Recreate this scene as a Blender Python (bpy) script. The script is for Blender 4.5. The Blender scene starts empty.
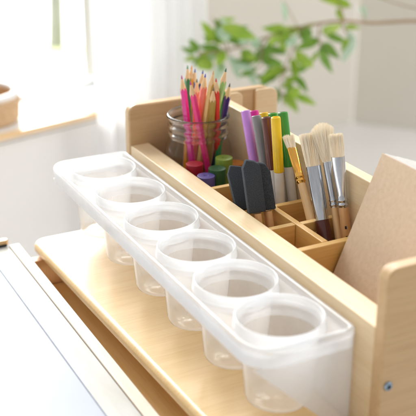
import bpy, bmesh, math, random
from mathutils import Vector, Matrix, Quaternion
random.seed(7)
D = bpy.data
SC = bpy.context.scene
COL = SC.collection

# ------------------------------------------------------------------ camera maths (used to find real positions)
F = 1000.0; PITCH = math.radians(22.8); YAW = math.radians(27.3); CH = 1.15
FW = Vector((math.sin(YAW)*math.cos(PITCH), math.cos(YAW)*math.cos(PITCH), -math.sin(PITCH)))
RT = Vector((math.cos(YAW), -math.sin(YAW), 0))
DN = Vector((-math.sin(YAW)*math.sin(PITCH), -math.cos(YAW)*math.sin(PITCH), -math.cos(PITCH)))
def ray(px, py): return FW + RT*((px-208)/F) + DN*((py-208)/F)
def atz(px, py, z):
    r = ray(px, py); t = (z-CH)/r.z; return Vector((r.x*t, r.y*t, z))
def atx(px, py, x):
    r = ray(px, py); t = x/r.x; return Vector((x, r.y*t, CH+r.z*t))
def aty(px, py, y):
    r = ray(px, py); t = y/r.y; return Vector((r.x*t, y, CH+r.z*t))
def atd(px, py, d):
    r = ray(px, py); return Vector((r.x*d, r.y*d, CH+r.z*d))

# ------------------------------------------------------------------ object helpers
def smooth(me, ang=35):
    for p in me.polygons: p.use_smooth = True
    try: me.set_sharp_from_angle(angle=math.radians(ang))
    except Exception: pass
def obj(name, bm, mat, parent=None, bevel=0, seg=3, ang=35, recalc=True):
    if recalc: bmesh.ops.recalc_face_normals(bm, faces=bm.faces)
    me = D.meshes.new(name); bm.to_mesh(me); bm.free()
    if mat: me.materials.append(mat)
    smooth(me, ang)
    o = D.objects.new(name, me); COL.objects.link(o)
    if parent: o.parent = parent
    if bevel:
        m = o.modifiers.new('bevel', 'BEVEL'); m.width = bevel; m.segments = seg
        m.harden_normals = True; m.limit_method = 'ANGLE'; m.angle_limit = math.radians(40)
    return o
def tag(o, label, cat, group=None):
    o['label'] = label; o['category'] = cat
    if group: o['group'] = group
    return o
def thing(name, label, cat, loc=(0, 0, 0), group=None):
    o = D.objects.new(name, None); COL.objects.link(o); o.location = loc
    o.empty_display_size = .02
    return tag(o, label, cat, group)
def struct(o, kind='structure'):
    o['kind'] = kind; return o
def box(bm, x0, x1, y0, y1, z0, z1):
    v = [bm.verts.new(p) for p in ((x0,y0,z0),(x1,y0,z0),(x1,y1,z0),(x0,y1,z0),(x0,y0,z1),(x1,y0,z1),(x1,y1,z1),(x0,y1,z1))]
    for f in ((3,2,1,0),(4,5,6,7),(0,1,5,4),(1,2,6,5),(2,3,7,6),(3,0,4,7)): bm.faces.new([v[i] for i in f])
def bx(*a):
    bm = bmesh.new(); box(bm, *a); return bm
def prism(pts, axis, a, b):
    """closed outline pts (2-D) extruded along axis from a to b"""
    bm = bmesh.new()
    def P(p, t):
        return {'z': (p[0], p[1], t), 'y': (p[0], t, p[1]), 'x': (t, p[0], p[1])}[axis]
    A = [bm.verts.new(P(p, a)) for p in pts]; B = [bm.verts.new(P(p, b)) for p in pts]
    bm.faces.new(A); bm.faces.new(list(reversed(B)))
    n = len(pts)
    for i in range(n): bm.faces.new((A[i], B[i], B[(i+1) % n], A[(i+1) % n]))
    return bm
def rrect(x0, x1, y0, y1, r, n=8):
    """rounded rectangle; r = radii for corners (x0y0, x1y0, x1y1, x0y1)"""
    if not isinstance(r, (tuple, list)): r = (r,)*4
    out = []
    for (cx, cy, sx, sy, a0), rr in zip(((x0,y0,1,1,180),(x1,y0,-1,1,270),(x1,y1,-1,-1,0),(x0,y1,1,-1,90)), r):
        if rr <= 0: out.append((cx, cy)); continue
        for k in range(n+1):
            a = math.radians(a0+90*k/n); out.append((cx+sx*rr+rr*math.cos(a), cy+sy*rr+rr*math.sin(a)))
    return out
def lathe(bm, prof, n=48, c=(0, 0, 0), closed=False):
    """prof: (r, z) list revolved about z; closed joins the last to the first"""
    rings = []
    for r, z in prof:
        if r < 1e-7: rings.append([bm.verts.new((c[0], c[1], c[2]+z))])
        else: rings.append([bm.verts.new((c[0]+r*math.cos(2*math.pi*k/n), c[1]+r*math.sin(2*math.pi*k/n), c[2]+z)) for k in range(n)])
    pairs = list(zip(rings, rings[1:]))
    if closed: pairs.append((rings[-1], rings[0]))
    for A, B in pairs:
        for k in range(n):
            k2 = (k+1) % n
            if len(A) == 1 and len(B) == 1: continue
            if len(A) == 1: bm.faces.new((A[0], B[k], B[k2]))
            elif len(B) == 1: bm.faces.new((A[k], B[0], A[k2]))
            else: bm.faces.new((A[k], B[k], B[k2], A[k2]))
    return bm
def loft(bm, secs, n=24, cap0=True, cap1=True):
    """secs: (z, rx, ry, exponent, dx, dy) super-ellipse sections"""
    rings = []
    for s in secs:
        z, rx, ry = s[:3]; e = s[3] if len(s) > 3 else 2; dx = s[4] if len(s) > 4 else 0; dy = s[5] if len(s) > 5 else 0
        R = []
        for k in range(n):
            a = 2*math.pi*k/n; c, q = math.cos(a), math.sin(a)
            R.append(bm.verts.new((dx+rx*math.copysign(abs(c)**(2/e), c), dy+ry*math.copysign(abs(q)**(2/e), q), z)))
        rings.append(R)
    for A, B in zip(rings, rings[1:]):
        for k in range(n): bm.faces.new((A[k], A[(k+1) % n], B[(k+1) % n], B[k]))
    if cap0: bm.faces.new(list(reversed(rings[0])))
    if cap1: bm.faces.new(rings[-1])
    return bm
def tube(bm, pts, rad, n=8):
    pts = [Vector(p) for p in pts]; rings = []
    if not isinstance(rad, (list, tuple)): rad = [rad]*len(pts)
    up = Vector((.13, .27, .95))
    for i, p in enumerate(pts):
        t = (pts[min(i+1, len(pts)-1)]-pts[max(i-1, 0)]).normalized()
        a = t.cross(up).normalized(); b = t.cross(a)
        rings.append([bm.verts.new(p+(a*math.cos(2*math.pi*k/n)+b*math.sin(2*math.pi*k/n))*rad[i]) for k in range(n)])
    for A, B in zip(rings, rings[1:]):
        for k in range(n): bm.faces.new((A[k], A[(k+1) % n], B[(k+1) % n], B[k]))
    bm.faces.new(list(reversed(rings[0]))); bm.faces.new(rings[-1])
def spline(pts, m=6):
    P = [Vector(p) for p in pts]; out = []
    for i in range(len(P)-1):
        p0, p1, p2, p3 = P[max(i-1, 0)], P[i], P[i+1], P[min(i+2, len(P)-1)]
        for k in range(m):
            t = k/m
            out.append(.5*((2*p1)+(p2-p0)*t+(2*p0-5*p1+4*p2-p3)*t*t+(-p0+3*p1-3*p2+p3)*t**3))
    out.append(P[-1]); return out
def stand(o, top, low, zfloor, spin=0):
    """put a thing's local +z along low->top with its foot on zfloor; returns its length to top"""
    top = Vector(top); low = Vector(low); d = (top-low).normalized()
    t = (zfloor-low.z)/d.z; foot = low+d*t
    o.location = foot; o.rotation_mode = 'QUATERNION'
    o.rotation_quaternion = Vector((0, 0, 1)).rotation_difference(d) @ Quaternion((0, 0, 1), spin)
    return (top-foot).length

# ------------------------------------------------------------------ materials
def srgb(r, g, b):
    f = lambda c: (c/255/12.92 if c/255 <= .04045 else ((c/255+.055)/1.055)**2.4)
    return (f(r), f(g), f(b), 1)
def newmat(name):
    m = D.materials.new(name); m.use_nodes = True; nt = m.node_tree
    return m, nt, nt.nodes, nt.links, nt.nodes['Principled BSDF']
def sheet_fresnel(N, L, ior):
    g = N.new('ShaderNodeNewGeometry'); mr = N.new('ShaderNodeMapRange')
    mr.inputs['To Min'].default_value = ior; mr.inputs['To Max'].default_value = 1/ior
    L.new(g.outputs['Backfacing'], mr.inputs['Value'])
    fr = N.new('ShaderNodeFresnel'); L.new(mr.outputs['Result'], fr.inputs['IOR']); return fr
def mottled(name, c1, c2, scale=30, rough=.5, stretch=(1, 1, 1), bump=0, bscale=200, metal=0, coat=0, spec=.5, sheen=0, detail=4):
    m, nt, N, L, P = newmat(name)
    tc = N.new('ShaderNodeTexCoord'); mp = N.new('ShaderNodeMapping'); mp.inputs['Scale'].default_value = stretch
    L.new(tc.outputs['Object'], mp.inputs['Vector'])
    nz = N.new('ShaderNodeTexNoise'); nz.inputs['Scale'].default_value = scale; nz.inputs['Detail'].default_value = detail
    L.new(mp.outputs['Vector'], nz.inputs['Vector'])
    mx = N.new('ShaderNodeMix'); mx.data_type = 'RGBA'
    mx.inputs['A'].default_value = c1; mx.inputs['B'].default_value = c2
    mr = N.new('ShaderNodeMapRange'); mr.inputs['From Min'].default_value = .3; mr.inputs['From Max'].default_value = .7
    L.new(nz.outputs['Fac'], mr.inputs['Value']); L.new(mr.outputs['Result'], mx.inputs['Factor'])
    L.new(mx.outputs['Result'], P.inputs['Base Color'])
    P.inputs['Roughness'].default_value = rough; P.inputs['Metallic'].default_value = metal
    P.inputs['Coat Weight'].default_value = coat; P.inputs['Coat Roughness'].default_value = .12
    P.inputs['Specular IOR Level'].default_value = spec
    if sheen: P.inputs['Sheen Weight'].default_value = sheen
    if bump:
        n2 = N.new('ShaderNodeTexNoise'); n2.inputs['Scale'].default_value = bscale; n2.inputs['Detail'].default_value = 3
        L.new(mp.outputs['Vector'], n2.inputs['Vector'])
        b = N.new('ShaderNodeBump'); b.inputs['Strength'].default_value = bump; b.inputs['Distance'].default_value = .0006
        L.new(n2.outputs['Fac'], b.inputs['Height']); L.new(b.outputs['Normal'], P.inputs['Normal'])
    return m
def wood(name, light, dark, grain='y', rough=.4, coat=.3, fine=1.0, coatr=.2):
    m, nt, N, L, P = newmat(name)
    tc = N.new('ShaderNodeTexCoord'); mp = N.new('ShaderNodeMapping')
    s = {'x': (5, 60, 60), 'y': (60, 5, 60), 'z': (60, 60, 5)}[grain]
    mp.inputs['Scale'].default_value = s; L.new(tc.outputs['Object'], mp.inputs['Vector'])
    # slow cathedral grain + fine pores
    n1 = N.new('ShaderNodeTexNoise'); n1.inputs['Scale'].default_value = 1.1; n1.inputs['Detail'].default_value = 3; n1.inputs['Distortion'].default_value = .6
    n2 = N.new('ShaderNodeTexNoise'); n2.inputs['Scale'].default_value = 9; n2.inputs['Detail'].default_value = 5
    mp2 = N.new('ShaderNodeMapping'); mp2.inputs['Scale'].default_value = {'x': (3, 60, 60), 'y': (60, 3, 60), 'z': (60, 60, 3)}[grain]
    L.new(tc.outputs['Object'], mp2.inputs['Vector'])
    L.new(mp.outputs['Vector'], n1.inputs['Vector']); L.new(mp2.outputs['Vector'], n2.inputs['Vector'])
    r1 = N.new('ShaderNodeMapRange'); r1.inputs['From Min'].default_value = .3; r1.inputs['From Max'].default_value = .7
    L.new(n1.outputs['Fac'], r1.inputs['Value'])
    r2 = N.new('ShaderNodeMapRange'); r2.inputs['From Min'].default_value = .45; r2.inputs['From Max'].default_value = .75; r2.inputs['To Max'].default_value = .5*fine
    L.new(n2.outputs['Fac'], r2.inputs['Value'])
    ad = N.new('ShaderNodeMath'); ad.operation = 'MULTIPLY_ADD'; ad.inputs[1].default_value = .6
    L.new(r1.outputs['Result'], ad.inputs[0]); L.new(r2.outputs['Result'], ad.inputs[2])
    mx = N.new('ShaderNodeMix'); mx.data_type = 'RGBA'; mx.inputs['A'].default_value = light; mx.inputs['B'].default_value = dark
    L.new(ad.outputs[0], mx.inputs['Factor']); L.new(mx.outputs['Result'], P.inputs['Base Color'])
    P.inputs['Roughness'].default_value = rough; P.inputs['Coat Weight'].default_value = coat; P.inputs['Coat Roughness'].default_value = coatr
    b = N.new('ShaderNodeBump'); b.inputs['Strength'].default_value = .12; b.inputs['Distance'].default_value = .0004
    L.new(n2.outputs['Fac'], b.inputs['Height']); L.new(b.outputs['Normal'], P.inputs['Normal'])
    return m
def plain(name, c, rough=.4, metal=0, coat=0, spec=.5):
    d = tuple(x*.86 for x in c[:3])+(1,)
    return mottled(name, c, d, scale=90, rough=rough, metal=metal, coat=coat, spec=spec)
def plastic(name, col, clear, rough=.18, transl=.5, edge=.35):
    m, nt, N, L, P = newmat(name); N.remove(P); out = N['Material Output']
    tc = N.new('ShaderNodeTexCoord'); nz = N.new('ShaderNodeTexNoise'); nz.inputs['Scale'].default_value = 60; L.new(tc.outputs['Object'], nz.inputs['Vector'])
    df = N.new('ShaderNodeBsdfDiffuse'); df.inputs['Color'].default_value = col
    tr = N.new('ShaderNodeBsdfTranslucent'); tr.inputs['Color'].default_value = col
    m1 = N.new('ShaderNodeMixShader'); m1.inputs['Fac'].default_value = transl
    L.new(df.outputs[0], m1.inputs[1]); L.new(tr.outputs[0], m1.inputs[2])
    tp = N.new('ShaderNodeBsdfTransparent'); tp.inputs['Color'].default_value = (1, 1, 1, 1)
    m2 = N.new('ShaderNodeMixShader')
    # slightly uneven milkiness; sheets look denser edge-on
    lw = N.new('ShaderNodeLayerWeight'); lw.inputs['Blend'].default_value = .35
    mr = N.new('ShaderNodeMapRange'); mr.inputs['To Min'].default_value = clear; mr.inputs['To Max'].default_value = clear*edge
    L.new(lw.outputs['Facing'], mr.inputs['Value'])
    va = N.new('ShaderNodeMath'); va.operation = 'MULTIPLY_ADD'; va.inputs[1].default_value = .12
    sb = N.new('ShaderNodeMath'); sb.operation = 'SUBTRACT'; sb.inputs[1].default_value = .06
    L.new(nz.outputs['Fac'], va.inputs[0]); L.new(mr.outputs['Result'], sb.inputs[0]); L.new(sb.outputs[0], va.inputs[2])
    L.new(va.outputs[0], m2.inputs['Fac']); L.new(m1.outputs[0], m2.inputs[1]); L.new(tp.outputs[0], m2.inputs[2])
    gl = N.new('ShaderNodeBsdfGlossy'); gl.inputs['Roughness'].default_value = rough
    fr = sheet_fresnel(N, L, 1.45)
    m3 = N.new('ShaderNodeMixShader'); L.new(fr.outputs[0], m3.inputs['Fac']); L.new(m2.outputs[0], m3.inputs[1]); L.new(gl.outputs[0], m3.inputs[2])
    L.new(m3.outputs[0], out.inputs['Surface']); return m
def thin_glass(name, tint, edge, rough=0.02, ior=1.5):
    m, nt, N, L, P = newmat(name); N.remove(P); out = N['Material Output']
    lw = N.new('ShaderNodeLayerWeight'); lw.inputs['Blend'].default_value = .25
    mx = N.new('ShaderNodeMix'); mx.data_type = 'RGBA'; mx.inputs['A'].default_value = tint; mx.inputs['B'].default_value = edge
    L.new(lw.outputs['Facing'], mx.inputs['Factor'])
    tp = N.new('ShaderNodeBsdfTransparent'); L.new(mx.outputs['Result'], tp.inputs['Color'])
    gl = N.new('ShaderNodeBsdfGlossy'); gl.inputs['Roughness'].default_value = rough
    fr = sheet_fresnel(N, L, ior)
    m3 = N.new('ShaderNodeMixShader'); L.new(fr.outputs[0], m3.inputs['Fac']); L.new(tp.outputs[0], m3.inputs[1]); L.new(gl.outputs[0], m3.inputs[2])
    L.new(m3.outputs[0], out.inputs['Surface']); return m
def fabric(name, col, transl):
    m, nt, N, L, P = newmat(name); N.remove(P); out = N['Material Output']
    tc = N.new('ShaderNodeTexCoord'); wv = N.new('ShaderNodeTexNoise'); wv.inputs['Scale'].default_value = 400
    L.new(tc.outputs['Object'], wv.inputs['Vector'])
    df = N.new('ShaderNodeBsdfDiffuse'); tr = N.new('ShaderNodeBsdfTranslucent')
    df.inputs['Color'].default_value = col; tr.inputs['Color'].default_value = col
    m1 = N.new('ShaderNodeMixShader'); m1.inputs['Fac'].default_value = transl
    L.new(df.outputs[0], m1.inputs[1]); L.new(tr.outputs[0], m1.inputs[2])
    tp = N.new('ShaderNodeBsdfTransparent'); m2 = N.new('ShaderNodeMixShader')
    mr = N.new('ShaderNodeMapRange'); mr.inputs['To Min'].default_value = .02; mr.inputs['To Max'].default_value = .14
    L.new(wv.outputs['Fac'], mr.inputs['Value']); L.new(mr.outputs['Result'], m2.inputs['Fac'])
    L.new(m1.outputs[0], m2.inputs[1]); L.new(tp.outputs[0], m2.inputs[2])
    L.new(m2.outputs[0], out.inputs['Surface']); return m
def leafmat(name, c1, c2):
    m = mottled(name, c1, c2, scale=40, rough=.4); nt = m.node_tree; N = nt.nodes; L = nt.links; P = N['Principled BSDF']
    tr = N.new('ShaderNodeBsdfTranslucent'); src = P.inputs['Base Color'].links[0].from_socket
    L.new(src, tr.inputs['Color']); ms = N.new('ShaderNodeMixShader'); ms.inputs['Fac'].default_value = .45
    L.new(P.outputs[0], ms.inputs[1]); L.new(tr.outputs[0], ms.inputs[2]); L.new(ms.outputs[0], N['Material Output'].inputs['Surface'])
    return m

BIRCH_L = srgb(230, 208, 172); BIRCH_D = srgb(216, 186, 142)
M_birch_y = wood('birch_along', BIRCH_L, BIRCH_D, 'y')
M_birch_x = wood('birch_across', BIRCH_L, BIRCH_D, 'x')
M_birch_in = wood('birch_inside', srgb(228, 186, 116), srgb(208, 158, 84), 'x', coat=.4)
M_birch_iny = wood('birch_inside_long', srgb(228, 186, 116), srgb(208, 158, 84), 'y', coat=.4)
M_panel = wood('birch_panel', srgb(204, 171, 127), srgb(186, 151, 106), 'x', rough=.42, coat=.2)
M_ledge = wood('birch_ledge', srgb(231, 197, 140), srgb(214, 173, 108), 'x', rough=.38, coat=1, coatr=.30)
M_trough = wood('trough_wood', srgb(248, 214, 156), srgb(236, 192, 124), 'y', coat=.3)
M_cross = wood('cross_wood', srgb(232, 184, 130), srgb(212, 156, 100), 'z', coat=.2)
M_whitewood = wood('pale_rail', srgb(214, 202, 186), srgb(204, 186, 164), 'y', coat=0)
M_alu = mottled('satin_frame', srgb(192, 191, 187), srgb(181, 177, 170), scale=18, rough=.45, stretch=(4, 1, 4), spec=.3)
M_seam = plain('seam_grey', srgb(150, 154, 166), .7, spec=.1)
M_board = mottled('whiteboard', srgb(182, 186, 196), srgb(177, 181, 192), scale=6, rough=.5, spec=.15)
M_steel = plain('bolt_steel', srgb(150, 170, 190), .28, 1)
M_dark = plain('socket_dark', srgb(24, 34, 48), .4)
M_tray = plastic('tray_plastic', (.90, .91, .93, 1), .64, edge=.6)
M_skirt = plastic('tray_skirt_plastic', (.90, .91, .93, 1), .36, edge=.5)
M_bracket = plastic('bracket_plastic', (.86, .85, .85, 1), .42, transl=.25, edge=.7)
M_cuprim = plastic('cup_rim_plastic', (.92, .94, .97, 1), .52, edge=.2)
M_cup = plastic('cup_plastic', (.93, .91, .90, 1), .82, edge=.3, rough=.10, transl=.6)
M_glass = thin_glass('jar_glass', (.99, .995, .993, 1), (.90, .91, .90, 1), .01, 1.38)
M_glass2, _nt, _N, _L, _P = newmat('jar_thick_glass')
_P.inputs['Base Color'].default_value = (.99, .995, .993, 1); _P.inputs['Roughness'].default_value = 0; _P.inputs['IOR'].default_value = 1.46; _P.inputs['Transmission Weight'].default_value = 1
M_pane = thin_glass('window_glass', (.97, .98, .98, 1), (.9, .93, .92, 1), .01)
M_pwood = wood('pencil_wood', srgb(238, 206, 160), srgb(222, 180, 128), 'z', coat=0)
M_handle = wood('handle_wood', srgb(226, 178, 124), srgb(204, 150, 96), 'z', coat=.3)
M_handle_pale = wood('handle_pale', srgb(236, 198, 146), srgb(220, 176, 122), 'z', coat=.4)
M_foam = mottled('foam', srgb(76, 80, 85), srgb(56, 59, 64), scale=1400, rough=.95, bump=.3, bscale=2000, spec=.08, detail=2)
M_bristle = mottled('bristle', srgb(255, 250, 238), srgb(246, 232, 206), scale=300, rough=.5, stretch=(1, 1, .05))
M_bristle_core = mottled('bristle_core', srgb(248, 232, 204), srgb(232, 208, 170), scale=500, rough=.7, stretch=(1, 1, .04))
M_ferrule = mottled('ferrule_steel', srgb(214, 218, 224), srgb(178, 182, 190), scale=260, rough=.2, metal=1, stretch=(1, 1, .15), bump=.12, bscale=500)
M_gold = plain('ferrule_brass', srgb(226, 170, 84), .2, 1)
M_maroon = mottled('maroon_lacquer', srgb(92, 40, 32), srgb(74, 28, 24), scale=60, rough=.35, coat=.3)
M_kraft = mottled('kraft_cover', srgb(216, 193, 168), srgb(207, 182, 155), scale=260, rough=.75, bump=.15, bscale=500, spec=.2, detail=8)
M_paper = mottled('paper_edges', srgb(250, 249, 246), srgb(232, 230, 226), scale=60, rough=.8, stretch=(1, 1, 30))
M_mwhite = plain('marker_white', srgb(236, 234, 230), .32)

# ------------------------------------------------------------------ the art easel with its organiser
E = thing('art_easel', 'pale birch children\'s art easel with a divided storage trough, a ledge and a white board', 'easel', (.43, .72, 0))
def part(name, bm, mat, parent=E, **k):
    o = obj(name, bm, mat, None, **k)
    o.parent = parent; o.matrix_parent_inverse = Matrix.Translation(parent.location).inverted() if parent is E else Matrix()
    return o
ZT = .798; ZF = .733         # wall tops / compartment floor
XC0, XC1 = .4835, .495       # middle wall
XE = .570
# end panels: rounded uprights reaching the floor
def panel(y0, y1, x0, top):
    pts = rrect(x0, XE, .0, top, (0, 0, .02, .010), 8)
    return part('end_panel', prism(pts, 'y', y0, y1), M_panel, bevel=.0022)
p_near = panel(.4845, .4965, .3885, .8475)
p_far = panel(.935, .947, .3885, .8415)
# bolt in the near panel
sc = aty(387.5, 386, .4845)
bm = bmesh.new(); lathe(bm, [(0, 0), (.0030, 0), (.0036, .0004), (.0036, .0010), (.0028, .0019), (.0020, .0020), (.0019, .0012), (0, .0012)], 24)
bolt = obj('bolt', bm, M_steel, p_near); bolt.location = (sc.x, .4846, sc.z); bolt.rotation_euler = (math.radians(90), 0, 0)
bolt.matrix_parent_inverse = Matrix()
bm = bmesh.new(); lathe(bm, [(0, .00125), (.00185, .00125)], 6)
hx = obj('hex_socket', bm, M_dark, p_near); hx.location = bolt.location; hx.rotation_euler = bolt.rotation_euler
# organiser walls and dividers
part('front_wall', bx(.3895, .411, .4966, .9349, .60, ZT), M_birch_y, bevel=.0012)
part('middle_wall', bx(XC0, XC1, .4966, .9349, .60, .842), M_birch_y, bevel=.0012)
part('back_wall', bx(.558, .568, .4966, .9349, .60, .775), M_birch_y, bevel=.001)
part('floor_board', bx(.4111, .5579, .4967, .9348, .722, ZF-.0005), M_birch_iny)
def cross(y, x0, x1, z=ZT-.003, t=.006):
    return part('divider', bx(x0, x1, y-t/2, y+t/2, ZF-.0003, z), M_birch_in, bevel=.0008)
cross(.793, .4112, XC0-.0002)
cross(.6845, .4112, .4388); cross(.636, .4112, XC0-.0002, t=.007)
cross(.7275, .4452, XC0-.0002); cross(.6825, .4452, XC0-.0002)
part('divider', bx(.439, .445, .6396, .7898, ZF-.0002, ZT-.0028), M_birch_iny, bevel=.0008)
# blocks on the far side of the middle wall, against the far panel
for x0, x1, r in ((.4955, .524, (0, 0, .007, .001)), (.5405, .5690, (0, 0, .0095, .004))):
    part('end_block', prism(rrect(x0, x1, ZF, .8402, r, 8), 'y', .9310, .9348), M_birch_x, bevel=.0012)

# ledge
ZL = .708
led = [(.3893, .44), (.3893, .947)]
for k in range(9):
    a = math.radians(90+90*k/8); led.append((.2905+.0145*math.cos(a), .9325+.0145*math.sin(a)))
led += [(.2872, .60), (.2925, .44)]
part('ledge', prism(led, 'z', ZL-.0135, ZL), M_ledge, bevel=.0062, seg=6)
# paper trough under the ledge
part('trough_floor', bx(.2675, .386, .40, .944, .652, .662), M_trough)
part('trough_end', bx(.2672, .386, .921, .933, .6625, .6925), M_cross, bevel=.001)
# board lying open on the left
part('board_rail', prism(rrect(.2555, .2668, .38, .9585, (.001, .001, .001, .001), 3), 'z', .682, .700), M_whitewood, bevel=.0012)
fr = rrect(-.16, .25535, .30, .968, (.0, .0, .018, .0), 8)
frm = part('board_frame', prism(fr, 'z', .682, .6982), M_alu, bevel=.0005)
bo = prism(rrect(-.12, .2288, .36, .925, .001, 2), 'z', .6986, .7003)
wb = obj('whiteboard', bo, M_board, frm, bevel=.0004); wb.matrix_parent_inverse = Matrix()
sm = bmesh.new(); box(sm, .2289, .2306, .36, .925, .6984, .6994)
so = obj('seam', sm, M_seam, frm)
# small wooden finger pull at the far end of the frame
hp = atz(2, 243.5, .70)
bm = prism(rrect(hp.x-.05, hp.x+.0065, hp.y-.004, hp.y+.004, .0035, 6), 'z', .6985, .7045)
fp = obj('finger_pull', bm, M_handle_pale, frm, bevel=.001)
bm = prism(rrect(hp.x-.05, hp.x+.004, hp.y-.0062, hp.y-.0042, .0008, 3), 'z', .6984, .7002)
fs = obj('pull_slot', bm, M_dark, frm)

# ------------------------------------------------------------------ paint-cup tray
TZ = .790
X0, X1, Y0, Y1 = .3005, .3878, .5125, .9455
T = thing('cup_tray', 'long frosted plastic tray holding six paint cups along the front of the easel', 'tray', (.345, .73, .70))
def tpart(name, bm, mat, **k):
    o = obj(name, bm, mat, None, **k); o.parent = T; o.matrix_parent_inverse = Matrix.Translation(T.location).inverted(); return o
cups = [(.3432, .8990), (.3432, .8280), (.3432, .7562), (.3432, .6862), (.3432, .6168), (.3432, .5500)]
def outline(d):
    r = .019-d
    return rrect(X0+d, X1-d, Y0+d, Y1-d, (max(r+.006, .002), max(.008-d, .001), max(.008-d, .001), max(r, .002)), 8)
# rim and skirt: stacked outlines -> a moulded edge
def stack(secs):
    bm = bmesh.new(); R = []
    for d, z in secs: R.append([bm.verts.new((x, y, z)) for x, y in outline(d)])
    for A, B in zip(R, R[1:]):
        n = len(A)
        for i in range(n): bm.faces.new((A[i], A[(i+1) % n], B[(i+1) % n], B[i]))
    return bm
tpart('rim', stack([(.0062, TZ-.0048), (.0048, TZ-.0012), (.0036, TZ-.0002), (.0022, TZ), (.0010, TZ-.0006), (.0002, TZ-.002), (.0, TZ-.0040), (.0, TZ-.0056)]), M_cuprim, ang=60)
tpart('skirt', stack([(.0003, TZ-.0056), (.0003, TZ-.0130), (.0001, TZ-.0146), (.0004, TZ-.0158), (.0018, TZ-.0158), (.0018, TZ-.0060)]), M_skirt, ang=50)
# deck with holes
bm = bmesh.new(); edges = []
def loop(pts, z):
    v = [bm.verts.new((x, y, z)) for x, y in pts]
    for i in range(len(v)): edges.append(bm.edges.new((v[i], v[(i+1) % len(v)])))
loop(outline(.0060), TZ-.0046)
for cx, cy in cups: loop([(cx+.0305*math.cos(2*math.pi*k/48), cy+.0305*math.sin(2*math.pi*k/48)) for k in range(48)], TZ-.0046)
bmesh.ops.triangle_fill(bm, edges=edges, use_beauty=True)
tpart('deck', bm, M_tray)
# raised saddles between cups at both edges
# end brackets and back plate
for y in (Y0+.006, Y1-.006):
    pts = [(X0+.003, TZ-.0160), (X1-.0005, TZ-.0160), (X1-.0005, TZ-.094), (X1-.004, TZ-.094)]
    tpart('end_bracket', prism(pts, 'y', y-.0007, y+.0007), M_bracket)
tpart('back_plate', bx(X1-.0015, X1-.0002, Y0+.0072, Y1-.0072, TZ-.080, TZ-.0162), M_tray)

def make_cup():
    o = thing('paint_cup', '', 'paint cup')
    # rim: thick rolled lip standing on the deck (local z = 0 at lip top)
    prof = [(.0342, -.0085), (.0340, -.0062), (.0336, -.0056), (.0335, -.0016), (.0332, -.0005), (.0326, 0), (.0319, -.0003), (.0314, -.0012), (.0311, -.0024), (.0304, -.0030), (.0299, -.0036), (.0296, -.0055), (.0290, -.0105), (.0283, -.0135), (.0281, -.0165)]
    bm = bmesh.new(); prof = [(r*1.02, z) for r, z in prof]; lathe(bm, prof, 72); obj('cup_rim', bm, M_cuprim, o, ang=70)
    out = [(.0306, -.0128), (.0296, -.018), (.0256, -.0655), (.0244, -.0695), (.0222, -.0705), (.0150, -.0705), (.0140, -.0695), (0, -.0695)]
    inn = [(0, -.0683), (.0138, -.0683), (.0152, -.0693), (.0220, -.0693), (.0240, -.0680), (.0284, -.018), (.0296, -.0128)]
    bm = bmesh.new(); lathe(bm, out, 72, closed=False)
    obj('cup_body', bm, M_cup, o, ang=50)
    return o
def copy_tree(o):
    c = o.copy(); COL.objects.link(c)
    for ch in list(o.children):
        d = ch.copy(); COL.objects.link(d); d.parent = c
    return c
cup0 = make_cup()
cup_labels = ['clear paint cup at the far end of the tray, by the far end panel',
 'second clear paint cup from the far end of the tray, left of the jar',
 'third clear paint cup from the far end of the tray, beside the paint sticks',
 'third clear paint cup from the near end of the tray, level with foam brushes',
 'second clear paint cup from the near end of the tray',
 'largest looking clear plastic paint cup, at the near end of the tray']
cs = []
for i, (cx, cy) in enumerate(cups):
    o = cup0 if i == 0 else copy_tree(cup0)
    cs.append(o); o.location = (cx, cy, TZ+.0040); o.rotation_euler = (.006*math.sin(i*2.3+1), .006*math.cos(i*3.1), i*1.1)
for o, l in zip(cs, cup_labels): tag(o, l, 'paint cup', 'paint cups set in the tray')

# ------------------------------------------------------------------ glass jar
JX, JY, JZ = .4475, .8895, ZF
jar = thing('glass_jar', 'round clear glass jar with a threaded neck, full of coloured pencils', 'jar', (JX, JY, JZ))
H = .8385-JZ
outp = [(0, .0005), (.026, .0005), (.0310, .002), (.0338, .006), (.0354, .016), (.0358, .040), (.0358, .056), (.0352, H-.040), (.0338, H-.0330), (.0318, H-.0282), (.0308, H-.0262), (.0304, H-.0245)]
neck = [(.0304, H-.0232), (.0316, H-.0220), (.0322, H-.0206), (.0316, H-.0192), (.0304, H-.0178), (.0304, H-.0146), (.0315, H-.0132), (.0320, H-.0119), (.0315, H-.0106), (.0304, H-.0092), (.0304, H-.0058), (.0312, H-.0046), (.0324, H-.0036), (.0328, H-.0022), (.0324, H-.0008), (.0314, H), (.0300, H-.0004), (.0288, H-.0020), (.0284, H-.006)]
inn = [(.0284, H-.0245), (.0290, H-.0285), (.0312, H-.036), (.0330, H-.046), (.0336, .052), (.0336, .038), (.0330, .016), (.0312, .008), (.0285, .005), (0, .0045)]
bm = bmesh.new(); lathe(bm, outp, 96); obj('jar_body', bm, M_glass, jar, ang=80)
bm = bmesh.new(); lathe(bm, [(.0303, H-.0244)]+neck+[(.0284, H-.0200), (.0290, H-.0244)], 96, closed=True); obj('jar_neck', bm, M_glass2, jar, ang=80)
bm = bmesh.new(); lathe(bm, [(0, .0010), (.025, .0010), (.0305, .0028), (.0318, .0055), (.0285, .0050), (0, .0045)], 64); obj('jar_base', bm, M_glass2, jar, ang=80)

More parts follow.
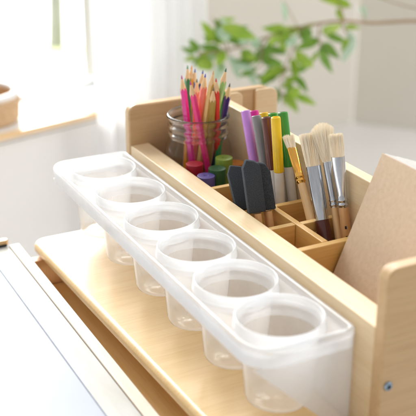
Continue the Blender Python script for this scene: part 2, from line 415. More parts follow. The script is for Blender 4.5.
# ------------------------------------------------------------------ pencils
def pmat(name, rgb): return plain(name, srgb(*rgb), .28, coat=.5)
def make_pencil(name_col, paint, leadcol, top, low, label, r=.0036):
    o = thing('colored_pencil', label, 'pencil', group='coloured pencils in the jar')
    Ln = stand(o, top, low, ZF+.006, random.random())
    # keep the foot inside the jar
    n = 30; tipL = .0135; leadL = .0040
    ap = r*math.cos(math.pi/6)
    def hexr(a):
        b = (a % (math.pi/3))-math.pi/6; return ap/math.cos(b)
    bm = bmesh.new(); A = []; B = []; W = []
    bm2 = bmesh.new(); W0 = []; W1 = []
    for k in range(n):
        a = 2*math.pi*k/n; h = hexr(a)
        zb = Ln-tipL-(h-ap)*6.5+.0004*math.sin(a*3+1)
        A.append(bm.verts.new((h*math.cos(a), h*math.sin(a), 0))); B.append(bm.verts.new((h*math.cos(a), h*math.sin(a), zb)))
        W0.append(bm2.verts.new((h*.995*math.cos(a), h*.995*math.sin(a), zb))); rr = .0010
        W1.append(bm2.verts.new((rr*math.cos(a), rr*math.sin(a), Ln-leadL)))
    for k in range(n):
        k2 = (k+1) % n
        bm.faces.new((A[k], A[k2], B[k2], B[k])); bm2.faces.new((W0[k], W0[k2], W1[k2], W1[k]))
    bm.faces.new(list(reversed(A)))
    obj('painted_barrel', bm, paint, o, ang=25, recalc=False)
    obj('sharpened_wood', bm2, M_pwood, o, recalc=False)
    bm = bmesh.new(); lathe(bm, [(.0010, Ln-leadL), (.0004, Ln-.0006), (0, Ln)], 12)
    obj('lead', bm, plain('lead_'+name_col, srgb(*leadcol), .5), o)
    return o
def rr_(px, py, x): return atx(px, py, x)
PEN = [  # key, paint, lead, tip px, x, body px, x, label
 ('magenta', (228, 30, 150), (196, 60, 150), (181.5, 75), .432, (190.5, 152), .428, 'magenta pencil at the left of the jar, pale wood point upright'),
 ('pink', (248, 52, 136), (200, 70, 160), (190, 81), .430, (206, 160), .432, 'hot pink pencil leaning right across the front of the jar'),
 ('darkgreen', (30, 128, 70), (30, 150, 90), (187.5, 65), .450, (188.5, 122), .445, 'dark green pencil, tallest at the left of the jar'),
 ('orangetip', (238, 160, 40), (240, 150, 30), (191.6, 65.5), .462, (189, 110), .452, 'amber pencil seen just right of the tall dark green one'),
 ('skyblue', (70, 120, 180), (50, 90, 180), (195.2, 68.5), .466, (190, 120), .456, 'thin blue pencil at the back left of the jar'),
 ('coral', (244, 118, 92), (90, 100, 96), (197, 78.5), .452, (196, 112), .446, 'short coral pencil with grey point behind the pink one'),
 ('navy', (40, 52, 116), (40, 60, 170), (203, 70), .460, (198, 110), .452, 'navy pencil with blue point at the back of the jar'),
 ('salmon', (246, 128, 104), (70, 80, 180), (205.5, 73.5), .448, (199, 122), .444, 'salmon pencil with violet point in the middle of the jar'),
 ('gold', (226, 184, 104), (226, 180, 110), (213.5, 70.5), .452, (205, 126), .446, 'tan gold pencil leaning left in the middle of the jar'),
 ('olive', (172, 142, 56), (110, 110, 90), (213.5, 87), .440, (210.5, 125), .440, 'olive pencil with grey point, short, right of centre'),
 ('red', (238, 60, 54), (226, 40, 40), (216, 78), .452, (217, 150), .444, 'bright red pencil standing upright at the right of the jar'),
 ('green', (20, 166, 92), (20, 150, 90), (223.5, 77), .448, (219.5, 132), .446, 'emerald green pencil at the right side of the jar'),
 ('lightgreen', (150, 190, 90), (40, 100, 80), (226.3, 68), .462, (215, 116), .456, 'light green pencil with dark point, tilted right at the back'),
 ('indigo', (52, 44, 120), (50, 50, 70), (230, 83), .458, (222, 125), .450, 'indigo pencil leaning out farthest right'),
]
def fit_pencil(t, tx, b, bx_):
    best = None
    for i in range(29):
        xt = .420+.0027*i
        A = atx(*t, xt)
        for j in range(29):
            xl = .418+.0022*j; B = atx(*b, xl); d = A-B
            if d.z < .02: continue
            c = 0
            for z, lim in ((.8385, .0235), (.815, .0235), (ZF+.006, .0255)):
                p = B+d*((z-B.z)/d.z); c += max(0, math.hypot(p.x-JX, p.y-JY)-lim)*40
            c += abs(xt-tx)+abs(xl-bx_)
            if best is None or c < best[0]: best = (c, A, B)
    return best[1], best[2]
for key, rgb, lead, t, tx, b, bx_, lab in PEN:
    make_pencil(key, pmat('paint_'+key, rgb), lead, *fit_pencil(t, tx, b, bx_), lab)

# ------------------------------------------------------------------ paint sticks in front of the jar
def make_stick(key, rgb, px, py, x, label, r=.0088):
    c = atx(px, py, x)
    o = thing('paint_stick', label, 'paint stick', (c.x, c.y, ZF), 'paint sticks in front of the jar')
    h = c.z-ZF
    m = mottled('stick_'+key, srgb(*rgb), srgb(*[int(v*.88) for v in rgb]), scale=120, rough=.4)
    bm = bmesh.new(); lathe(bm, [(0, 0), (r*.9, 0), (r*.93, .001), (r*.93, h-.020), (0, h-.020)], 40); obj('barrel', bm, m, o)
    bm = bmesh.new(); lathe(bm, [(r*.94, h-.0199), (r, h-.0194), (r, h-.0006), (r*.985, h-.0001), (r*.95, h), (r*.30, h-.0002), (r*.22, h-.0009), (0, h-.0010)], 40); obj('cap', bm, m, o)
make_stick('purple', (92, 80, 150), 206, 175.5, .4212, 'purple paint stick standing nearest the front wall of the trough')
make_stick('red', (176, 22, 44), 194.5, 163.5, .4235, 'crimson paint stick, leftmost, close against the glass jar')
make_stick('green', (40, 96, 52), 217, 168, .4372, 'dark green paint stick between the purple and lime ones')
make_stick('lime', (138, 168, 60), 224, 157.5, .4530, 'lime green paint stick just right of the glass jar')
make_stick('orange', (204, 128, 40), 236.5, 162.5, .4720, 'orange paint stick behind the leftmost foam brush')

# ------------------------------------------------------------------ foam brushes
def make_foam(top, low, x, wy, tx, label, hgt, spin=-.24, drop=.0045):
    o = thing('foam_brush', label, 'foam brush', group='grey foam brushes in the trough')
    Ln = stand(o, atx(*top, x), atx(*low, x), ZF+.001, spin)
    z1 = Ln; z0 = Ln-hgt
    prof = [(-tx/2, z0), (tx/2, z0), (tx/2, z1-drop), (tx*.22, z1-.0022), (-tx*.26, z1), (-tx/2, z1-.0078)]
    bm = bmesh.new(); A = []; B = []
    nseg = 6
    rings = []
    for k in range(nseg+1):
        y = -wy/2+wy*k/nseg
        rings.append([bm.verts.new((px, y, pz-(.0012*abs(2*k/nseg-1)**2 if pz > z1-.004 else 0))) for px, pz in prof])
    for A, B in zip(rings, rings[1:]):
        for i in range(6): bm.faces.new((A[i], A[(i+1) % 6], B[(i+1) % 6], B[i]))
    bm.faces.new(rings[0]); bm.faces.new(list(reversed(rings[-1])))
    obj('foam_head', bm, M_foam, o, bevel=.0010, seg=2)
    bm = bmesh.new(); loft(bm, [(0, .0032, .0050, 3), (.004, .0036, .0056, 3), (z0-.001, .0036, .0056, 3)], 24)
    obj('wooden_handle', bm, M_handle, o)
make_foam((233.6, 164.5), (245.5, 215), .4205, .0085, .0158, 'leftmost grey foam brush, nearest the orange paint stick, chisel tip up', .0435, drop=.0035)
make_foam((249.6, 158.5), (257.2, 216), .4192, .0085, .0160, 'middle grey foam brush with the tallest chisel tip of the three', .0490, drop=.0070)
make_foam((260.2, 161.0), (268.4, 216), .4325, .0080, .0145, 'rightmost grey foam brush, standing next to the white marker barrels', .0450, drop=.0105)

# ------------------------------------------------------------------ markers
def make_marker(key, rgb, top, low, xt, xl, label, capl=.056, r=.0048, capend=None):
    o = thing('marker_pen', label, 'marker', group='felt markers in the trough')
    Ln = stand(o, atx(*top, xt), atx(*low, xl), ZF+.001, random.random()*6)
    m = mottled('cap_'+key, srgb(*rgb), srgb(*[int(v*.93) for v in rgb]), scale=80, rough=.32, coat=.3)
    zc = Ln-capl
    bm = bmesh.new(); lathe(bm, [(0, 0), (r*.80, 0), (r*.86, .001), (r*.90, zc+.002), (0, zc+.002)], 28); obj('barrel', bm, M_mwhite, o)
    bm = bmesh.new(); lathe(bm, [(r*.88, zc), (r, zc+.0008), (r*1.0, zc+.004), (r*.96, Ln-.0018), (r*.90, Ln-.0004), (r*.80, Ln), (r*.62, Ln), (r*.58, Ln-.002), (0, Ln-.002)], 28); obj('cap', bm, m, o)
    return o
make_marker('lilac', (206, 140, 228), (245.2, 110.5), (258.5, 190), .460, .462, 'lilac marker, leftmost of the front row', .060)
make_marker('magenta', (214, 30, 150), (253.8, 110.5), (264, 190), .4735, .4735, 'marker with magenta cap end, mostly hidden behind the grey one', .05)
make_marker('grey', (142, 140, 142), (255.8, 115.5), (269.5, 195), .460, .462, 'grey capped marker between the lilac and brown ones', .052)
make_marker('amber', (248, 196, 20), (263.5, 112.5), (274, 190), .4735, .4735, 'yellow marker behind the grey and brown ones', .05)
make_marker('brown', (98, 42, 26), (266, 117), (275, 195), .460, .462, 'dark brown capped marker beside the yellow one', .0505)
make_marker('yellow', (250, 206, 8), (275.6, 117), (280.2, 195), .460, .462, 'bright yellow capped marker, rightmost of the front row', .053)
make_marker('leaf', (72, 160, 40), (272.5, 113), (281.5, 190), .4735, .4745, 'green marker whose cap just shows behind the brown and yellow ones', .046)
make_marker('green', (60, 150, 44), (282.6, 112), (292.0, 195), .4775, .478, 'green marker farthest right, tilted away behind the yellow one', .0525, r=.0050)

# ------------------------------------------------------------------ paint brushes
def hairs(bm, n, z0, z1, rx0, ry0, rx1, ry1, dome=0, jag=.0012, thick=.00014, e=2.0):
    for _ in range(n):
        a = random.random()*2*math.pi; q = math.sqrt(random.random())
        ux, uy = math.cos(a), math.sin(a)
        if e > 2: ux = math.copysign(abs(ux)**(2/e), ux); uy = math.copysign(abs(uy)**(2/e), uy)
        ux *= q; uy *= q
        x0, y0 = ux*rx0, uy*ry0; x1, y1 = ux*rx1+random.gauss(0, .0004), uy*ry1+random.gauss(0, .0004)
        zz = z1-dome*q*q-abs(random.gauss(0, jag))
        P = [Vector((x0, y0, z0)), Vector((x0*.4+x1*.6, y0*.4+y1*.6, z0+(zz-z0)*.5)), Vector((x1, y1, zz))]
        b = random.random()*6.28; rings = []
        for k, p in enumerate(P):
            t = thick*(1, 1.05, .45)[k]
            rings.append([bm.verts.new(p+Vector((t*math.cos(b+j*2.094), t*math.sin(b+j*2.094), 0))) for j in range(3)])
        for A, B in zip(rings, rings[1:]):
            for j in range(3): bm.faces.new((A[j], A[(j+1) % 3], B[(j+1) % 3], B[j]))
        bm.faces.new(rings[-1])
def make_brush(label, top, low, xt, xl, spin, bl, bw, bt, fl, hr, hmat, fmat, dome=0, nh=420, flare=1.1, hb=1.0, ends=None, ring=True, e=3.2):
    """bl bristle length, bw/bt half width / half thickness at the mouth, fl ferrule length, hr handle radius at the neck"""
    o = thing('paint_brush', label, 'paint brush', group='bristle brushes in the trough')
    Ln = stand(o, atx(*top, xt), atx(*low, xl), ZF+.001, spin)
    zf1 = Ln-bl; zf0 = zf1-fl
    bm = bmesh.new()
    hairs(bm, nh*2, zf1-.002, Ln, bw*.93, bt*.93, bw*flare, bt*flare*1.15, dome, e=e)
    bh = obj('bristles', bm, M_bristle, o, recalc=False)
    bm = bmesh.new(); loft(bm, [(zf1-.002, bw*.92, bt*.92, e), (zf1+bl*.5, bw*.98, bt*.95, e), (Ln-.004-dome*.5, bw*flare*.85, bt*.8, e)], 24)
    obj('bristle_core', bm, M_bristle_core, bh)
    S = []
    for k in range(13):
        t = k/12; u = t*t*(3-2*t); ee = 2+(e-2)*u
        S.append((zf0+fl*t, hr*1.04*(1-u)+bw*u, hr*1.04*(1-u)+bt*u, ee))
    if ring:
        def bump(s, z0, hgt=.0007):
            return s
        S2 = []
        for zz, g in ((0, 1), (.0012, 1.02), (.0020, 1.18), (.0030, 1.18), (.0038, 1.02), (.0052, 1.02), (.0060, 1.16), (.0070, 1.16), (.0078, 1.03)):
            S2.append((zf0+zz, hr*1.04*g, hr*1.04*g, 2))
        S = S2+[s for s in S if s[0] > zf0+.009]
    bm = bmesh.new(); loft(bm, S, 32, True, False)
    # a thin crimped lip at the mouth
    obj('ferrule', bm, fmat, o, ang=60)
    bm = bmesh.new()
    loft(bm, [(0, hr*.7*hb, hr*.7*hb), (.006, hr*.9*hb, hr*.9*hb), (max(.012, zf0*.45), hr*1.22*hb, hr*1.22*hb), (max(.02, zf0*.8), hr*1.12, hr*1.12), (zf0+.0005, hr*.98, hr*.98)], 28)
    hd = obj('brush_handle', bm, hmat, o)
    return o, hd, zf0
SP = -YAW
b1 = make_brush('thin flat brush, leftmost, with a brass ferrule and pale handle', (288, 135), (313, 226), .469, .461, SP+.3, .0130, .0042, .0020, .036, .0036, M_handle_pale, M_gold, nh=200, hb=1.2, flare=1.35)
b2 = make_brush('wide flat brush with silver ferrule and dark maroon handle', (308, 133), (325, 240), .466, .462, SP+.2, .0300, .0066, .0036, .048, .0060, M_maroon, M_ferrule, nh=560, flare=1.22, ring=False, hb=.95)
b3 = make_brush('round domed bristle brush behind the maroon-handled one', (321, 122), (337, 226), .476, .474, SP, .0345, .0040, .0038, .042, .0030, M_handle_pale, M_ferrule, dome=.006, nh=620, flare=2.6, hb=1.1, e=2)
b4 = make_brush('flat brush, rightmost, with silver ferrule and golden wood handle', (335.5, 133.5), (346, 232), .474, .4775, SP-.15, .0205, .0058, .0028, .045, .0040, M_handle, M_ferrule, nh=460, flare=1.0, hb=1.15)

# printed marks on the golden handle
o4, h4, z4 = b4
bm = bmesh.new()
for zz in (z4-.019, z4-.028): box(bm, -.0008, .0008, -.0051, -.0046, zz, zz+.0026)
mk = obj('printed_mark', bm, M_dark, h4)
mk.rotation_euler = (0, 0, .1)

# ------------------------------------------------------------------ notebooks
ptop = aty(382, 153, .6285); plow = aty(330, 281, .6285)
up = (ptop-plow).normalized(); yv = Vector((0, 1, 0)); nrm = yv.cross(up).normalized()
if nrm.x > 0: nrm = -nrm                      # points to the front
rot = Matrix((( -nrm.x, yv.x, up.x), (-nrm.y, yv.y, up.y), (-nrm.z, yv.z, up.z))).to_quaternion()   # local x = backwards, y = +Y, z = up the cover
foot = plow+up*((ZF+.004-plow.z)/up.z)
full = (ptop-foot).length
def make_book(off, th, dh, dy, label, wv=.124, lift=.016):
    o = thing('notebook', label, 'notebook', group='kraft notebooks in the trough')
    o.rotation_mode = 'QUATERNION'; o.rotation_quaternion = rot; o.location = foot-nrm*off
    h = full+dh
    obj('front_cover', bx(0, .0009, -wv, dy, 0, h), M_kraft, o, bevel=.0003, seg=2)
    bm = bmesh.new()
    n = 7
    for k in range(n):
        t0 = .00095+(th-.0019)*k/n; t1 = t0+(th-.0019)/n-.00006; j = random.uniform(0, .0012)
        q = prism([(-wv+.0006, .001), (dy-.0030, .001), (dy-.0030-j, h+.0008-j*.5), (-wv+.0006, h+lift-j)], 'x', t0+.00003, t1)
        tmp = D.meshes.new('tmp'); q.to_mesh(tmp); q.free(); bm.from_mesh(tmp); D.meshes.remove(tmp)
    obj('pages', bm, M_paper, o)
    obj('back_cover', bx(th-.0009, th, -wv, dy, 0, h), M_kraft, o, bevel=.0003, seg=2)
make_book(0, .0060, 0, 0, 'front notebook with a plain kraft cover leaning in the trough')
make_book(.0063, .0046, .0012, -.006, 'second kraft notebook tucked behind the front one, only its top edge showing')

# ------------------------------------------------------------------ the room
M_wallw = mottled('window_wall_paint', srgb(238, 239, 240), srgb(234, 234, 234), scale=4, rough=.8, bump=.1, bscale=120)
M_wallb = mottled('beige_wall_paint', srgb(216, 212, 203), srgb(211, 206, 197), scale=3, rough=.85, bump=.1, bscale=120)
M_floor = mottled('floor_paint', srgb(222, 221, 220), srgb(212, 211, 210), scale=2, rough=.5)
M_sill = wood('sill_oak', srgb(242, 210, 164), srgb(228, 190, 140), 'x', rough=.35, coat=.5)
M_white = mottled('white_gloss', srgb(246, 246, 246), srgb(242, 242, 242), scale=20, rough=.35)
M_curt = fabric('sheer_curtain', (.95, .955, .965, 1), .6)
wv = Vector((.972, .235, 0)).normalized(); nv = Vector((-wv.y, wv.x, 0))
SO = atz(48, 124, .62); SO.z = 0
ANG = math.atan2(wv.y, wv.x)
def wplace(o): o.location = SO; o.rotation_euler = (0, 0, ANG); return o
def s_of(px, py=150, d=0):
    r = ray(px, py); r = Vector((r.x, r.y, 0)); o = SO+nv*d
    # solve r*t = o + wv*s
    den = r.x*wv.y-r.y*wv.x; t = (o.x*wv.y-o.y*wv.x)/den
    return (r*t-o).dot(wv)
S_R = s_of(200)            # right end of the window wall, hidden behind the curtain
S_M = s_of(93.5, 60, .20)  # mullion
WL = -1.5; ST = .611; WT = 2.25
floor = struct(wplace(obj('floor', bx(-6, 6, -6, .2, -.05, 0), M_floor)))
bm = bmesh.new(); box(bm, WL-.6, S_R, .012, .20, .001, ST-.012); box(bm, WL-.6, S_R, .012, .20, WT, 2.6); box(bm, WL-.6, WL, .012, .20, ST-.011, WT-.001); box(bm, S_R-.06, S_R, .012, .20, ST-.011, WT-.001)
struct(wplace(obj('window_wall', bm, M_wallw)))
win = wplace(thing('window', 'bright white framed window with a wooden sill, looking out on a pale lawn', 'window'))
bm = bmesh.new(); box(bm, WL, S_R-.061, .0125, .199, ST-.0105, .62); obj('sill', bm, M_white, win, bevel=.001)  # glare on the wooden sill top put into its colour as white
obj('sill_front_edge', bx(WL, S_R-.061, 0, .0122, ST-.0015, .6195), M_sill, win, bevel=.002)
bm = bmesh.new(); fy0, fy1 = .155, .195
box(bm, WL, S_R-.062, fy0, fy1, .6203, .626); box(bm, WL, S_R-.062, fy0, fy1, WT-.05, WT-.002)
box(bm, WL, WL+.05, fy0, fy1, .6265, WT-.051); box(bm, S_R-.112, S_R-.062, fy0, fy1, .6265, WT-.051); box(bm, S_M, S_M+.045, fy0-.002, fy1+.002, .6262, WT-.0505)
obj('frame', bm, M_white, win, bevel=.003)
obj('pane', bx(WL+.051, S_M-.001, .172, .176, .6268, WT-.052), M_pane, win)
obj('pane', bx(S_M+.046, S_R-.113, .172, .176, .6268, WT-.052), M_pane, win)

# curtain
s0, s1 = s_of(97, 130, -.03), s_of(207, 60, -.03)
bm = bmesh.new(); cols = 150; rows = 14; g = []
for j in range(rows+1):
    z = .12+(2.35-.12)*j/rows; rw = []
    for i in range(cols+1):
        t = i/cols; s = s0+(s1-s0)*t
        ph = t*2*math.pi*7+1.1*math.sin(t*9)+.15*math.sin(j*.7)
        d = -.035+(.010+.004*math.sin(t*23))*math.sin(ph)*(1-.25*j/rows)
        rw.append(bm.verts.new((s+.003*math.sin(j*.9), d, z)))
    g.append(rw)
for A, B in zip(g, g[1:]):
    for i in range(cols): bm.faces.new((A[i], A[i+1], B[i+1], B[i]))
cu = wplace(obj('curtain', bm, M_curt, ang=180)); tag(cu, 'sheer white curtain hanging beside the window behind the easel', 'curtain')

# back and side walls, wall return behind the curtain
cor = atz(352, 122, 0)
def wall(name, a, b, mat, h=2.6, t=.1, outward=None):
    a = Vector((a[0], a[1], 0)); b = Vector((b[0], b[1], 0)); d = (b-a).normalized(); n = Vector((d.y, -d.x, 0))
    if outward is not None and n.dot(outward) < 0: n = -n
    bm = bmesh.new(); q = [a, b, b+n*t, a+n*t]
    A = [bm.verts.new((p.x, p.y, .0005)) for p in q]; B = [bm.verts.new((p.x, p.y, h)) for p in q]
    bm.faces.new(A); bm.faces.new(list(reversed(B)))
    for i in range(4): bm.faces.new((A[i], A[(i+1) % 4], B[(i+1) % 4], B[i]))
    return struct(obj(name, bm, mat))
fl2 = struct(obj('floor_area', prism([(1.0, 1.0), (6, -1), (6, 2.0), (2.5, 2.95), (1.28, 2.95), (.87, 1.86)], 'z', -.06, -.001), M_floor))
dl = Vector((-1, -.024, 0)).normalized(); dr = Vector((.655, -.755, 0)).normalized()
wend = SO+wv*(S_R-.001)+nv*.21
hit = cor+dl*((cor.x-wend.x-.36))
wall('back_wall', hit, cor, M_wallb, outward=Vector((0, 1, 0)))
wall('side_wall', cor+dr*.0005, cor+dr*4.5, M_wallb, outward=Vector((1, .5, 0)))
rd = Vector((.36, .93, 0)); rt_ = (cor.y-.03-wend.y)/rd.y
wall('return_wall', (wend.x, wend.y), (wend.x+rd.x*rt_, wend.y+rd.y*rt_), M_wallb, outward=Vector((-1, 0, 0)))

# basket on the sill
bc = atz(-17, 120.5, .62)
BS = 1.28
bk = thing('basket', 'round brown woven basket with glare painted white on its rim at the left end of the window sill', 'basket', (bc.x, bc.y, .6205))
M_bask = mottled('wicker', srgb(224, 194, 156), srgb(186, 148, 108), scale=160, rough=.7, stretch=(1, 1, 2.5), bump=.8, bscale=240)
bm = bmesh.new(); pr = [(0, 0), (.046, 0)]
for k in range(9): pr.append((.049+.0012*(k % 2)+.0003*k, .003+.0042*k))
pr += [(.047, .040), (.046, .004), (0, .004)]
lathe(bm, pr, 60); obj('body', bm, M_bask, bk, ang=60)
bm = bmesh.new(); lathe(bm, [(.047+.0055*math.cos(a*.5236), .043+.0048*math.sin(a*.5236)) for a in range(12)], 60, closed=True); obj('rim', bm, M_white, bk, ang=80)  # strong window light on the rim put into its white colour

bk.scale = (BS, BS, BS*.9)
# ------------------------------------------------------------------ outside
M_patio = mottled('pale_paving', (.80, .80, .78, 1), (.74, .74, .72, 1), scale=3, rough=.8)
M_lawn = mottled('lawn_grass', srgb(190, 196, 150), srgb(168, 178, 126), scale=8, rough=.9)
struct(wplace(obj('patio', bx(-14, 16, .201, 30, -.36, -.30), M_patio)))
lw0 = atz(45, 64, -.30); lw1 = atz(45, 52, -.30)
def dist_n(p): return (Vector((p.x, p.y, 0))-SO).dot(nv)
struct(wplace(obj('lawn', bx(-14, 16, dist_n(lw0), dist_n(lw1), -.2999, -.29), M_lawn)))
tb = atz(57, 48, -.30)
tree = thing('tree', 'slim pale grey tree trunk standing on the lawn outside the window', 'tree', (tb.x, tb.y, -.30))
M_bark = mottled('bark', srgb(150, 150, 140), srgb(120, 122, 112), scale=30, rough=.9, stretch=(1, 1, .2), bump=.5, bscale=60)
bm = bmesh.new(); tube(bm, spline([(-.01, 0, 0), (0, 0, .06), (.012, 0, .4), (.03, 0, .9), (.02, .03, 1.8), (.08, 0, 2.6)], 5), [.075]*3+[.05]*3+[.042]*20, 12) if False else None
pts = spline([(-.01, 0, -.005), (0, 0, .08), (.015, 0, .4), (.035, 0, .9), (.03, .03, 2.4), (.08, 0, 4.0)], 5)
tube(bm, pts, [.075 if i == 0 else .055-.0009*i for i in range(len(pts))], 12)
for a in range(5):
    an = a*1.26; b0 = Vector((.03, .02, 3.1+.15*a)); tube(bm, spline([b0, b0+Vector((.3*math.cos(an), .3*math.sin(an), .3)), b0+Vector((.7*math.cos(an), .7*math.sin(an), .75))], 4), [.025-.0022*i for i in range(9)], 8)
obj('trunk', bm, M_bark, tree)
M_tleaf = leafmat('tree_leaf', srgb(120, 150, 80), srgb(90, 125, 60))
bm = bmesh.new()
for _ in range(1500):
    v = Vector((random.gauss(0, 1), random.gauss(0, 1), random.gauss(0, 1))).normalized()*random.random()**.4
    c = Vector((v.x*1.0, v.y*1.0, 4.3+v.z*.8)); a = Vector((random.uniform(-1, 1), random.uniform(-1, 1), random.uniform(-1, 1))).normalized(); b = a.orthogonal().normalized()
    q = [bm.verts.new(c+a*.06*i+b*.025*j) for i, j in ((-1, 0), (0, -1), (1, 0), (0, 1))]; bm.faces.new(q)
obj('crown', bm, M_tleaf, tree, recalc=False)

# ------------------------------------------------------------------ leafy branch in the room
br = thing('leafy_branch', 'leafy green house plant branch arching across behind the organiser', 'plant')
DEP = 1.78
LG = [leafmat('leaf_bright', srgb(174, 202, 80), srgb(138, 178, 60)), leafmat('leaf_mid', srgb(136, 174, 76), srgb(104, 150, 58)), leafmat('leaf_pale', srgb(206, 226, 208), srgb(180, 210, 184))]
M_stem = mottled('stem', srgb(178, 150, 128), srgb(160, 140, 104), scale=40, rough=.7)
bm = bmesh.new(); STP = []
main = spline([atd(470, 24, DEP+.03), atd(416, 21, DEP), atd(372, 23, DEP), atd(340, 21, DEP-.02), atd(305, 26, DEP), atd(270, 36, DEP+.02), atd(232, 49, DEP), atd(198, 54, DEP-.02)], 5)
tube(bm, main, [.0036-.0024*i/(len(main)-1) for i in range(len(main))], 8)
for pts in ([(302, 27), (290, 55), (281, 80), (284, 108)], [(270, 36), (262, 46), (262, 70)], [(345, 21), (340, 6), (336, -14)], [(228, 50), (222, 30), (212, 18)], [(341, 22), (347, 34), (350, 40)], [(320, 24), (318, 38), (322, 48)], [(470, 14), (420, 9), (386, 0), (372, -10)]):
    sp = spline([atd(x, y, DEP+.01*math.sin(x)) for x, y in pts], 4); STP += sp; tube(bm, sp, [.0017-.001*i/(len(sp)-1) for i in range(len(sp))], 6)
stem_bm = bm; stem_pts = list(main)+STP

LV = [((214, 41), (201, 20), 0), ((222, 26), (258, 39), 0), ((222, 52), (198, 54), 0), ((240, 51), (258, 61), 0), ((264, 50), (287, 53), 1), ((263, 56), (284, 67), 1),
 ((287, 69), (258, 80), 0), ((228, 57), (255, 72), 2), ((198, 52), (189, 38), 1), ((222, 20), (226, 44), 2), ((288, 78), (291, 104), 1), ((197, 58), (183, 60), 0),
 ((352, 6), (318, -2), 0), ((320, 39), (294, 50), 1), ((326, 35), (348, 43), 1), ((321, 46), (332, 75), 1), ((350, 33), (344, 65), 2), ((361, 5), (366, 18), 2),
 ((344, 27), (361, 28), 0), ((290, 72), (312, 63), 1), ((293, 75), (309, 93), 1), ((294, 95), (317, 105), 0), ((284, 94), (298, 112), 0), ((297, 36), (285, 47), 2),
 ((283, 1), (285, 22), 2), ((281, 88), (294, 77), 0), ((262, 46), (248, 38), 2), ((240, 45), (252, 30), 2), ((214, 52), (206, 66), 2), ((232, 60), (240, 80), 2), ((270, 68), (262, 88), 1), ((277, 90), (266, 104), 1), ((300, 30), (312, 40), 1), ((337, 8), (344, 23), 0), ((205, 54), (192, 66), 1), ((224, 62), (214, 84), 2), ((246, 62), (258, 88), 2), ((386, -2), (366, -14), 1)]
rl = random.Random(11)
def px_of(p):
    d = p-Vector((0, 0, CH)); z = d.dot(FW); return 208+F*d.dot(RT)/z, 208+F*d.dot(DN)/z
cand = [p for p in stem_pts if 185 < px_of(p)[0] < 356 and -5 < px_of(p)[1] < 112]
for _ in range(38):
    p = rl.choice([q for q in cand if px_of(q)[0] < 312] if rl.random() < .8 else cand); x, y = px_of(p); a = rl.uniform(-.5, 3.6); q = rl.uniform(16, 27); o = rl.uniform(2, 6)
    LV.append(((x+o*math.cos(a), y+o*math.sin(a)), (x+(o+q)*math.cos(a), y+(o+q)*math.sin(a)*.9), rl.choice((0, 0, 0, 1, 1))))
for (bx0, by0), (tx0, ty0), kind in LV:
    a = atd(bx0, by0, DEP+random.uniform(-.03, .03))
    near = min(stem_pts, key=lambda p: (p-a).length); tube(stem_bm, [near, (near+a)/2+Vector((0, 0, .002)), a], [.0009, .0008, .0006], 5)
    b = atd(tx0, ty0, DEP+random.uniform(-.07, .07))
    ax = (b-a); Lf = ax.length; ax.normalize()
    view = ((a+b)/2-Vector((0, 0, CH))).normalized(); sd = ax.cross(view).normalized()
    th = random.uniform(-.8, .8); sd = (sd*math.cos(th)+ax.cross(sd)*math.sin(th)).normalized(); up_ = sd.cross(ax)
    bm = bmesh.new(); n = 9; rows_ = []
    wd = Lf*.145+.002
    for k in range(n+1):
        t = k/n; w = wd*(math.sin(math.pi*min(1, t**.8))**.85)*(1-.25*t) if 0 < k < n else 0
        c = a+ax*Lf*t-up_*(.10*Lf*(t-.5)**2)*2
        if w == 0: rows_.append([bm.verts.new(c)])
        else: rows_.append([bm.verts.new(c+sd*w+up_*w*.35), bm.verts.new(c), bm.verts.new(c-sd*w+up_*w*.35)])
    for A, B in zip(rows_, rows_[1:]):
        if len(A) == 1: bm.faces.new((A[0], B[0], B[1])); bm.faces.new((A[0], B[1], B[2]))
        elif len(B) == 1: bm.faces.new((A[0], B[0], A[1])); bm.faces.new((A[1], B[0], A[2]))
        else: bm.faces.new((A[0], B[0], B[1], A[1])); bm.faces.new((A[1], B[1], B[2], A[2]))
    obj('leaf', bm, LG[kind], br, ang=180)
obj('stem', stem_bm, M_stem, br)

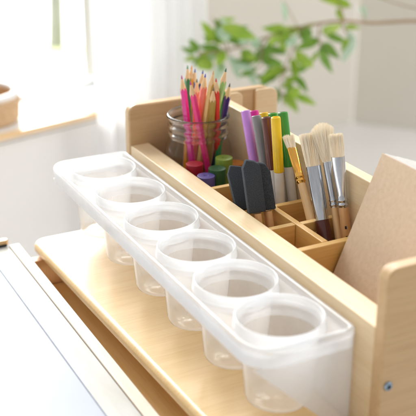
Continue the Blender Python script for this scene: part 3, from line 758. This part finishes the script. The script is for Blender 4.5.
# ------------------------------------------------------------------ light
W = D.worlds.new('World'); SC.world = W; W.use_nodes = True
nt = W.node_tree; N = nt.nodes; L = nt.links; bg = N['Background']
tc = N.new('ShaderNodeTexCoord'); dt = N.new('ShaderNodeVectorMath'); dt.operation = 'DOT_PRODUCT'
wd_ = Vector((.22, .966, .50)).normalized(); dt.inputs[1].default_value = wd_
L.new(tc.outputs['Generated'], dt.inputs[0])
def maprange(src, a, b, c, d, kind='LINEAR'):
    mr = N.new('ShaderNodeMapRange'); mr.interpolation_type = kind
    for k, v in zip(('From Min', 'From Max', 'To Min', 'To Max'), (a, b, c, d)): mr.inputs[k].default_value = v
    L.new(src, mr.inputs['Value']); return mr.outputs['Result']
SKY_LOW, SKY_HIGH, SKY_GLOW = .42, .85, 19.0
base = maprange(dt.outputs['Value'], -.6, 1.0, SKY_LOW, SKY_HIGH)
glow = maprange(dt.outputs['Value'], .86, .975, 0, SKY_GLOW, 'SMOOTHSTEP')      # the bright part of the sky beyond the window
ad = N.new('ShaderNodeMath'); ad.operation = 'ADD'; L.new(base, ad.inputs[0]); L.new(glow, ad.inputs[1])
L.new(ad.outputs[0], bg.inputs['Strength'])
bg.inputs['Color'].default_value = (1.0, .985, .96, 1)
def area(name, loc, target, sx, sy, power, col, spread=180):
    l = D.lights.new(name, 'AREA'); l.shape = 'RECTANGLE'; l.size = sx; l.size_y = sy; l.energy = power; l.color = col; l.spread = math.radians(spread)
    o = D.objects.new(name, l); COL.objects.link(o); o.location = loc
    o.rotation_euler = (Vector(target)-Vector(loc)).to_track_quat('-Z', 'Y').to_euler(); return o
lc = SO+wv*2.6+nv*4.6; lc.z = 3.2
area('lawn_daylight', lc, (lc.x, lc.y, 0), 5.5, 4, 300, (1, 1, .97), 80)

area('back_wall_fill', (3.1, .6, 2.3), (1.7, 2.9, .4), 1.6, 1.2, 42, (1, .985, .96))  # added fill lamp for the back walls, no window is known here
area('low_side_fill', (-.9, .15, .45), (.25, 1.55, .35), 1.2, .5, 2.6, (1, .99, .97), 130)  # added unseen fill lamp, lifts the wall under the sill
# ------------------------------------------------------------------ camera
cam = D.cameras.new('camera'); co = D.objects.new('camera', cam); COL.objects.link(co)
co.location = (0, 0, CH); co.rotation_euler = (math.pi/2-PITCH, 0, -YAW)
cam.sensor_width = 36; cam.sensor_fit = 'HORIZONTAL'; cam.lens = 36*F/416; cam.clip_start = .02; cam.clip_end = 200
cam.dof.use_dof = True; cam.dof.focus_distance = .905; cam.dof.aperture_fstop = 7.0; cam.dof.aperture_blades = 0
SC.camera = co
SC.render.engine = 'CYCLES'
SC.cycles.use_denoising = True
SC.cycles.transparent_max_bounces = 40; SC.cycles.max_bounces = 24; SC.cycles.transmission_bounces = 20; SC.cycles.diffuse_bounces = 5
SC.cycles.sample_clamp_indirect = 6
SC.view_settings.view_transform = 'Standard'; SC.view_settings.look = 'None'; SC.view_settings.exposure = .26; SC.view_settings.gamma = 1
